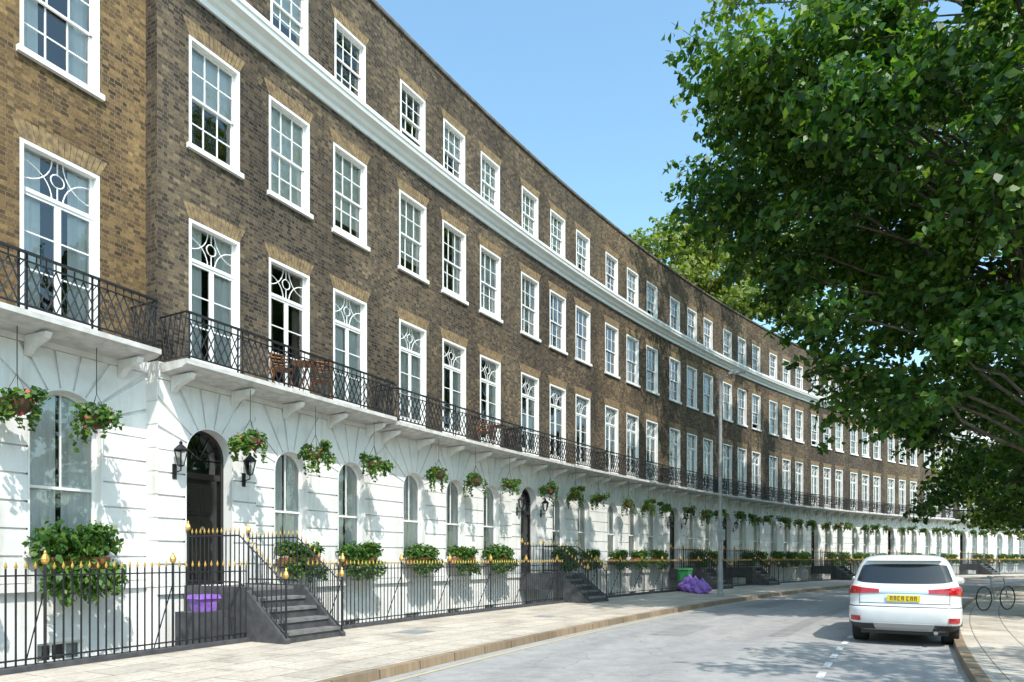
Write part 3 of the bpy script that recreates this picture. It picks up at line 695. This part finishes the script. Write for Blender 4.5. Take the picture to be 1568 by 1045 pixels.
for s in np.arange(-20,95,.14):
    t=ang(s); r=113.7; x,y=CX-r*math.sin(t),CY+r*math.cos(t); I.bar((x,y,.1),(x,y,1.35),.01)
for Z in (.3,1.2):
    for k in range(115):
        a,b=ang(-20+k),ang(-19+k); r=113.7; I.bar((CX-r*math.sin(a),CY+r*math.cos(a),Z),(CX-r*math.sin(b),CY+r*math.cos(b),Z),.014)
I.obj('garden_railing',[M['iron']])
# ---------------------------------------------------------------- street lamp
lx,ly=8.27,27.1; e=empty('street_lamp',(lx,ly,.12)); m=MB(); c=(lx,ly,.12)
m.lathe(c,[(.13,0),(.13,.1),(.11,.14),(.105,1.1),(.085,1.25),(.06,8.7),(0,8.75)],12)
m.bar((lx,ly,8.72),(lx+.35,ly-.1,8.86),.03,None,6)
m.obj('pole',[M['grey']],e,True); h=MB()
d=Vector((.96,-.27,.08)).normalized(); u=Vector((.27,.96,0)).normalized(); o0=Vector((lx+.3,ly-.08,8.86))
def slab(mb,o0,d,u,L,w0,w1,t):
    up=Vector((0,0,t)); A=[o0-u*w0,o0+u*w0,o0+d*L+u*w1,o0+d*L-u*w1]; B=[p+up for p in A]
    mb.w([p[:] for p in A]); mb.w([p[:] for p in B])
    for i in range(4): mb.w([A[i][:],A[(i+1)%4][:],B[(i+1)%4][:],B[i][:]])
slab(h,o0,d,u,.62,.07,.15,.09); h.obj('lamp_head',[M['grey']],e)
g=MB(); slab(g,o0+d*.2-Vector((0,0,.012)),d,u,.38,.09,.12,.01); g.obj('lens',[M['lamp']],e)
s_=MB()
s_.w([(lx-.16,ly-.12,2.3),(lx+.16,ly-.12,2.3),(lx+.16,ly-.12,2.75),(lx-.16,ly-.12,2.75)]); s_.w([(lx-.16,ly-.11,2.3),(lx+.16,ly-.11,2.3),(lx+.16,ly-.11,2.75),(lx-.16,ly-.11,2.75)]); s_.obj('notice_plate',[M['grey']],e)
# ---------------------------------------------------------------- refuse bags, bins
import bmesh
def blob(name,c,r,mat,sq=.8):
    me=bpy.data.meshes.new(name)
    bm=bmesh.new(); bmesh.ops.create_icosphere(bm,subdivisions=4,radius=1)
    for v in bm.verts:
        n=v.co.copy(); k=1+.12*math.sin(n.x*7+n.z*5+c[0])+.08*math.sin(n.y*13+n.x*6)+.05*math.sin(n.z*22+n.y*9)
        top=max(0,n.z)**3; v.co=Vector((n.x*r*k*(1-.65*top),n.y*r*k*(1-.65*top),n.z*r*sq*k+ (r*.35*top)))
        if v.co.z<-r*.55: v.co.z=-r*.55
    bm.to_mesh(me); bm.free(); me.materials.append(mat); me.polygons.foreach_set('use_smooth',[True]*len(me.polygons))
    o=bpy.data.objects.new(name,me); o.location=c; scene.collection.objects.link(o); return o
for (px,Y,r) in ((8.04,29.5,.40),(8.1,28.6,.36),(8.0,30.3,.42)):
    blob('refuse_bag',(px-.15,Y,.12+r*.55),r,M['purple'])
def bin_(name,c,w,h,mat,ang_=0):
    e=empty(name,c); m=MB()
    def R(x,y,z): return (c[0]+x*math.cos(ang_)-y*math.sin(ang_),c[1]+x*math.sin(ang_)+y*math.cos(ang_),c[2]+z)
    a=w*.42;b=w*.5
    B_=[R(-a,-a,0),R(a,-a,0),R(a,a,0),R(-a,a,0)];T_=[R(-b,-b,h),R(b,-b,h),R(b,b,h),R(-b,b,h)]
    for i in range(4): m.w([B_[i],B_[(i+1)%4],T_[(i+1)%4],T_[i]])
    l=b+.03; L_=[R(-l,-l,h),R(l,-l,h),R(l,l,h),R(-l,l,h)];U=[R(-l*.9,-l*.9,h+.07),R(l*.9,-l*.9,h+.07),R(l*.9,l*.9,h+.07),R(-l*.9,l*.9,h+.07)]
    for i in range(4): m.w([L_[i],L_[(i+1)%4],U[(i+1)%4],U[i]])
    m.w(U); m.w(L_); m.obj('bin_body',[mat],e)
bin_('green_bin',(7.85,31,.12),.5,.95,M['greenplastic'],.9)
bp_=P(2.3,1.0,0)
ld=MB(); ld.box(1.95,2.55,.75,1.3,ZZ(-2.2),ZZ(.66)); ld.obj('basement_store',[M['stepstone']])
bin_('recycling_box',(bp_[0],bp_[1],.66),.36,.22,M['purple'],1.0)
# ---------------------------------------------------------------- car
M['carw']=simple('white_car_paint',(.66,.67,.68),(.71,.715,.72),6,rough=.25,coat=1.0)
M['carg']=simple('tinted_car_glass',(.012,.014,.016),None,rough=.03,spec=.9)
M['carb']=simple('black_car_plastic',(.02,.02,.021),(.03,.03,.03),10,.55)
M['tyre']=simple('tyre_rubber',(.018,.018,.018),(.03,.03,.03),12,.85)
M['rim']=simple('alloy_rim',(.5,.5,.52),None,rough=.3,metal=.9)
M['red']=simple('red_tail_lens',(.5,.008,.008),(.32,.005,.008),14,.1,coat=1)
M['chrome']=simple('chrome_trim',(.75,.76,.78),None,rough=.12,metal=1)
M['plate']=simple('yellow_plate',(.75,.55,.02),None,rough=.4)
M['platetxt']=simple('plate_lettering',(.02,.02,.02),None,rough=.5)
M['silver']=simple('silver_skid_plate',(.40,.41,.42),None,rough=.35,metal=.5)
def car(loc,ang_):
    e=empty('parked_car',loc); ca,sa=math.cos(ang_),math.sin(ang_)
    lev=[(.27,.74,.20,4.4,.2),(.33,.84,.09,4.5,.22),(.42,.895,.03,4.6,.24),(.5,.905,.008,4.64,.25),(.6,.91,0,4.65,.25),(.68,.91,.006,4.65,.25),(.73,.905,.05,4.63,.24),(.80,.90,.075,4.6,.24),
         (.9,.90,.085,4.56,.24),(1.0,.895,.10,4.45,.23),(1.06,.885,.12,4.25,.22),(1.09,.87,.15,3.6,.21),(1.15,.85,.19,3.45,.2),(1.25,.82,.26,3.25,.19),(1.36,.785,.34,3.02,.19),(1.46,.75,.41,2.82,.19),(1.53,.715,.45,2.68,.2),(1.58,.68,.47,2.5,.22),(1.62,.62,.50,2.4,.25),(1.65,.52,.56,2.25,.28),(1.665,.38,.7,2.1,.25)]
    Zs=[l[0] for l in lev]; A=np.array(lev)
    def prm(z): return [float(np.interp(z,Zs,A[:,k])) for k in range(1,5)]
    nr,nc,ns=12,6,26
    cnt=[nr,nc,ns,nc,nr,nc,ns,nc]; tot=sum(cnt)
    def pt(i,z):
        w,yr,yf,rc=prm(z); i=i%tot
        k=0
        while i>=cnt[k]: i-=cnt[k]; k+=1
        f=i/cnt[k]
        if k==0: x,y=-(w-rc)+2*(w-rc)*f,yr
        elif k==1: a=-math.pi/2+f*math.pi/2; x,y=w-rc+rc*math.cos(a),yr+rc+rc*math.sin(a)
        elif k==2: x,y=w,yr+rc+(yf-yr-2*rc)*f
        elif k==3: a=f*math.pi/2; x,y=w-rc+rc*math.cos(a),yf-rc+rc*math.sin(a)
        elif k==4: x,y=(w-rc)-2*(w-rc)*f,yf
        elif k==5: a=math.pi/2+f*math.pi/2; x,y=-(w-rc)+rc*math.cos(a),yf-rc+rc*math.sin(a)
        elif k==6: x,y=-w,yf-rc-(yf-yr-2*rc)*f
        else: a=math.pi+f*math.pi/2; x,y=-(w-rc)+rc*math.cos(a),yr+rc+rc*math.sin(a)
        mid=(yr+yf)/2; q=(x/.9)**2
        y+= .10*q if y<mid else -.16*q
        if z<1.08: x*=1-.05*max(0,(y-3.4)/1.2)
        return Vector((x,y,z))
    def Wd(p): return (loc[0]+p[0]*ca-p[1]*sa,loc[1]+p[0]*sa+p[1]*ca,loc[2]+p[2])
    zz=[]
    for a,b in zip(Zs[:-1],Zs[1:]): zz+= [a,(a+b)/2]
    zz.append(Zs[-1])
    v=[];f=[]
    for z in zz: v+=[Wd(pt(i,z)) for i in range(tot)]
    for r in range(len(zz)-1):
        for i in range(tot): j=(i+1)%tot; f.append((r*tot+i,r*tot+j,(r+1)*tot+j,(r+1)*tot+i))
    f.append(tuple(range((len(zz)-1)*tot,len(zz)*tot))); f.append(tuple(range(tot-1,-1,-1)))
    me=bpy.data.meshes.new('body'); me.from_pydata(v,[],f); me.materials.append(M['carw']); me.polygons.foreach_set('use_smooth',[True]*len(f)); me.update()
    o=bpy.data.objects.new('body',me); scene.collection.objects.link(o); attach(o,e)
    def nrm(i,z):
        a=pt(i+.3,z)-pt(i-.3,z); b=pt(i,z+.012)-pt(i,z-.012); n=a.cross(b); return n.normalized() if n.length>0 else Vector((0,-1,0))
    def patch(name,i0,i1,zf0,zf1,off,mat,nu=14,nv=6):
        mb=MB(); g=[[None]*(nv+1) for _ in range(nu+1)]
        for u in range(nu+1):
            fu=u/nu; i=i0+(i1-i0)*fu; z0=zf0(fu) if callable(zf0) else zf0; z1=zf1(fu) if callable(zf1) else zf1
            for w_ in range(nv+1):
                z=z0+(z1-z0)*w_/nv; g[u][w_]=(pt(i,z),nrm(i,z))
        def o_(u,w_,k): p,n=g[u][w_]; return Wd(p+n*k)
        for u in range(nu):
            for w_ in range(nv): mb.w([o_(u,w_,off),o_(u+1,w_,off),o_(u+1,w_+1,off),o_(u,w_+1,off)])
        for u in range(nu):
            for w_ in (0,nv): mb.w([o_(u,w_,off),o_(u+1,w_,off),o_(u+1,w_,-.01),o_(u,w_,-.01)])
        for w_ in range(nv):
            for u in (0,nu): mb.w([o_(u,w_,off),o_(u,w_+1,off),o_(u,w_+1,-.01),o_(u,w_,-.01)])
        return mb.obj(name,[M[mat]],e)
    rw0=lambda f:1.13+.05*abs(2*f-1)**3; rw1=lambda f:1.49-.03*abs(2*f-1)**3
    patch('rear_window',-2.5,nr+2.5,rw0,rw1,.004,'carg',22,8)
    s0=nr+nc
    patch('side_window_right',s0+1.5,s0+ns-1.5,1.13,lambda f:1.5-.28*max(0,f-.8)/.2,.003,'carg',24,5)
    s1=2*nr+3*nc+ns
    patch('side_window_left',s1+1.5,s1+ns-1.5,1.13,lambda f:1.22+.28*min(1,f/.2),.003,'carg',24,5)
    for nm,k in (('b_pillar_right',s0+11.5),('b_pillar_left',s1+14.0)): patch(nm,k,k+.6,1.12,1.5,.008,'carb',2,4)
    patch('windscreen',s0+ns+nc-.5,s0+ns+nc+nr+.5,1.13,1.5,.004,'carg',16,6)
    patch('tail_lamp_left',-nc-1.5,2.5,lambda f:.91+.05*f,lambda f:1.085-.06*f**2,.018,'red',14,5)
    patch('tail_lamp_right',nr-2.5,nr+nc+1.5,lambda f:.96-.05*f,lambda f:1.085-.06*(1-f)**2,.018,'red',14,5)
    patch('tailgate_garnish',2.5,nr-2.5,.965,1.0,.016,'chrome',10,2)
    patch('plate_recess',3.3,nr-3.3,.80,.955,.004,'carw',8,3)
    patch('bumper_lower',-nc-2,nr+nc+2,.30,.40,.012,'carb',26,3)
    patch('skid_plate',1.6,nr-1.6,.31,.42,.026,'silver',10,3)
    patch('reflector_left',-3.6,-.6,.445,.535,.012,'red',5,2); patch('reflector_right',nr+.6,nr+3.6,.445,.535,.012,'red',5,2)
    patch('bumper_seam',-nc,nr+nc,.708,.722,.004,'carb',24,1)
    patch('tailgate_seam_left',-.9,-.8,.73,1.1,.003,'carb',1,6); patch('tailgate_seam_right',nr+.8,nr+.9,.73,1.1,.003,'carb',1,6)
    patch('tailgate_lower_seam',-.9,nr+.9,.771,.781,.004,'carb',24,1)
    patch('high_brake_lamp',4.4,nr-4.4,1.555,1.572,.012,'red',4,1)
    def cbox(name,x0,x1,y0,y1,z0,z1,mat,sh=0):
        mb=MB(); c=[Wd((x,y+(z-z0)*sh,z)) for z in (z0,z1) for x,y in ((x0,y0),(x1,y0),(x1,y1),(x0,y1))]
        for q in ((0,1,2,3),(4,5,6,7),(0,1,5,4),(1,2,6,5),(2,3,7,6),(3,0,4,7)): mb.w([c[i] for i in q])
        return mb.obj(name,[M[mat]],e)
    cbox('number_plate',-.26,.26,.055,.07,.815,.925,'plate')
    txt=MB()
    for k,ch in enumerate('1101011'):
        x=-.21+k*.06+(.02 if k>3 else 0)
        for (a,b,c_,d_) in (((0,.0,.012,.075)),((.012,.063,.036,.075)),((.026,.0,.038,.063)) if ch=='1' else ((.012,.0,.036,.012))):
            txt.w([Wd((x+a,.052,.832+b)),Wd((x+c_,.052,.832+b)),Wd((x+c_,.052,.832+d_)),Wd((x+a,.052,.832+d_))])
    txt.obj('plate_lettering',[M['platetxt']],e)
    mb=MB(); pr=[(.62,1.60),(.36,1.575),(.33,1.555),(.42,1.535),(.55,1.54)]
    for k in range(10):
        xa=-.6+1.2*k/10; xb=-.6+1.2*(k+1)/10
        for (y0,z0),(y1,z1) in zip(pr,pr[1:]+pr[:1]):
            ya=.08*(xa/.6)**2; yb=.08*(xb/.6)**2; mb.w([Wd((xa,y0+ya,z0)),Wd((xb,y0+yb,z0)),Wd((xb,y1+yb,z1)),Wd((xa,y1+ya,z1))])
    for xa in (-.6,.6): mb.w([Wd((xa,y+.08,z)) for y,z in pr])
    mb.obj('spoiler',[M['carw']],e)
    for sx in (-1,1):
        r=MB(); pts=[(sx*.56,.75,1.63),(sx*.575,.85,1.70),(sx*.575,2.2,1.70),(sx*.56,2.35,1.62)]
        for a,b in zip(pts[:-1],pts[1:]): r.bar(Wd(a),Wd(b),.02,None,6)
        r.obj('roof_rail',[M['silver']],e)
        mi=MB()
        mi.bar(Wd((sx*.86,3.08,1.08)),Wd((sx*.95,3.05,1.1)),.03,None,6)
        mi.bar(Wd((sx*.90,3.05,1.13)),Wd((sx*1.04,3.0,1.13)),.085,.06,10); mi.obj('door_mirror',[M['carw']],e)
        for wy in (.92,3.6):
            def Wv(x,y,z): return Wd((sx*x,wy+y,z))
            t=MB(); prof=[(.60,.2),(.60,.30),(.62,.335),(.68,.345),(.80,.345),(.86,.335),(.875,.30),(.87,.235)]; n=28
            for k in range(n):
                a0=2*math.pi*k/n;a1=2*math.pi*(k+1)/n
                for (x0,r0),(x1,r1) in zip(prof[:-1],prof[1:]):
                    t.w([Wv(x0,r0*math.cos(a0),.345+r0*math.sin(a0)),Wv(x0,r0*math.cos(a1),.345+r0*math.sin(a1)),Wv(x1,r1*math.cos(a1),.345+r1*math.sin(a1)),Wv(x1,r1*math.cos(a0),.345+r1*math.sin(a0))])
            t.w([Wv(.60,.2*math.cos(2*math.pi*k/n),.345+.2*math.sin(2*math.pi*k/n)) for k in range(n)])
            t.obj('tyre',[M['tyre']],e)
            ri=MB(); ri.w([Wv(.82,.235*math.cos(2*math.pi*k/n),.345+.235*math.sin(2*math.pi*k/n)) for k in range(n)],None,1)
            for k in range(5):
                a=2*math.pi*k/5
                for da in (-.12,.12): ri.bar(Wv(.865,.03*math.cos(a),.345+.03*math.sin(a)),Wv(.86,.23*math.cos(a+da),.345+.23*math.sin(a+da)),.02,.016,5)
            ri.obj('wheel_rim',[M['rim'],M['carb']],e)
            ar=MB()
            for k in range(14):
                a0=math.pi*k/14;a1=math.pi*(k+1)/14
                ar.w([Wv(.914,.37*math.cos(a0),.36+.37*math.sin(a0)),Wv(.914,.43*math.cos(a0),.36+.43*math.sin(a0)),Wv(.914,.43*math.cos(a1),.36+.43*math.sin(a1)),Wv(.914,.37*math.cos(a1),.36+.37*math.sin(a1))])
                ar.w([Wv(.905,0,.36),Wv(.912,.37*math.cos(a0),.36+.37*math.sin(a0)),Wv(.912,.37*math.cos(a1),.36+.37*math.sin(a1))])
            ar.obj('wheel_arch',[M['carb']],e)
    ex=MB(); ex.bar(Wd((.5,.02,.27)),Wd((.5,.3,.28)),.035,None,10); ex.obj('exhaust',[M['chrome']],e)
    cbox('underbody',-.7,.7,.3,4.3,.2,.3,'carb')
    w_=MB(); w_.bar(Wd((0,.24,1.15)),Wd((-.32,.25,1.19)),.01,.006,5); w_.obj('rear_wiper',[M['carb']],e)
car((7.05,12.3,0.0),math.atan2(101,60.4)-math.pi/2)
# ---------------------------------------------------------------- bicycle
def bicycle(x,y,ang_):
    e=empty('bicycle',(x,y,.12)); F=MB(); T=MB(); ca,sa=math.cos(ang_),math.sin(ang_)
    def w(u,z,o=0): return (x+u*ca-o*sa,y+u*sa+o*ca,.12+z)
    for c in (-.52,.52):
        for k in range(24):
            a,b=2*math.pi*k/24,2*math.pi*(k+1)/24
            T.bar(w(c+.33*math.cos(a),.34+.33*math.sin(a)),w(c+.33*math.cos(b),.34+.33*math.sin(b)),.016,None,5)
        for k in range(10):
            a=2*math.pi*k/10; F.bar(w(c,.34),w(c+.32*math.cos(a),.34+.32*math.sin(a)),.002)
    for a,b in (((-.52,.34),(-.05,.3)),((-.05,.3),(-.2,.8)),((-.2,.8),(.35,.82)),((-.05,.3),(.38,.72)),((-.52,.34),(-.18,.72)),((.52,.34),(.34,.92)),((-.2,.8),(-.23,.92))): F.bar(w(*a),w(*b),.016,None,6)
    F.bar(w(.36,.95,-.28),w(.36,.95,.28),.014,None,6); F.bar(w(-.34,.94),w(-.12,.93),.045,.02,6)
    F.obj('frame',[M['silver']],e); T.obj('tyres',[M['tyre']],e)
bicycle(13.75,19.4,.4)
# ---------------------------------------------------------------- camera, light, sky
cam=bpy.data.cameras.new('camera'); co=bpy.data.objects.new('camera',cam); scene.collection.objects.link(co)
co.location=(0,0,H); co.rotation_euler=(math.radians(90),0,0); cam.lens=24; cam.sensor_width=36; cam.shift_y=.212; cam.clip_end=4000; cam.clip_start=.05
scene.camera=co
el=math.radians(52); az=Vector((.4,-.917)).normalized(); v=Vector((az.x*math.cos(el),az.y*math.cos(el),math.sin(el)))
sd=bpy.data.lights.new('sun','SUN'); sd.energy=5.0; sd.angle=math.radians(.5); sd.color=(1,.955,.88)
so=bpy.data.objects.new('sun',sd); so.rotation_euler=v.to_track_quat('Z','Y').to_euler(); so.location=(0,0,40); scene.collection.objects.link(so)
w=bpy.data.worlds.new('World'); scene.world=w; w.use_nodes=True; nt=w.node_tree; bg=nt.nodes['Background']
sk=nt.nodes.new('ShaderNodeTexSky'); sk.sky_type='NISHITA'; sk.sun_disc=False; sk.sun_elevation=el; sk.sun_rotation=math.atan2(az.x,az.y); sk.air_density=1.3; sk.dust_density=1.5; sk.ozone_density=1.0
mx=mixc(nt,'MULTIPLY',1.0,sk.outputs[0],(1.9,2.35,2.3))
nt.links.new(mx,bg.inputs[0]); bg.inputs[1].default_value=.135
scene.view_settings.view_transform='Standard'; scene.view_settings.look='None'; scene.view_settings.exposure=0
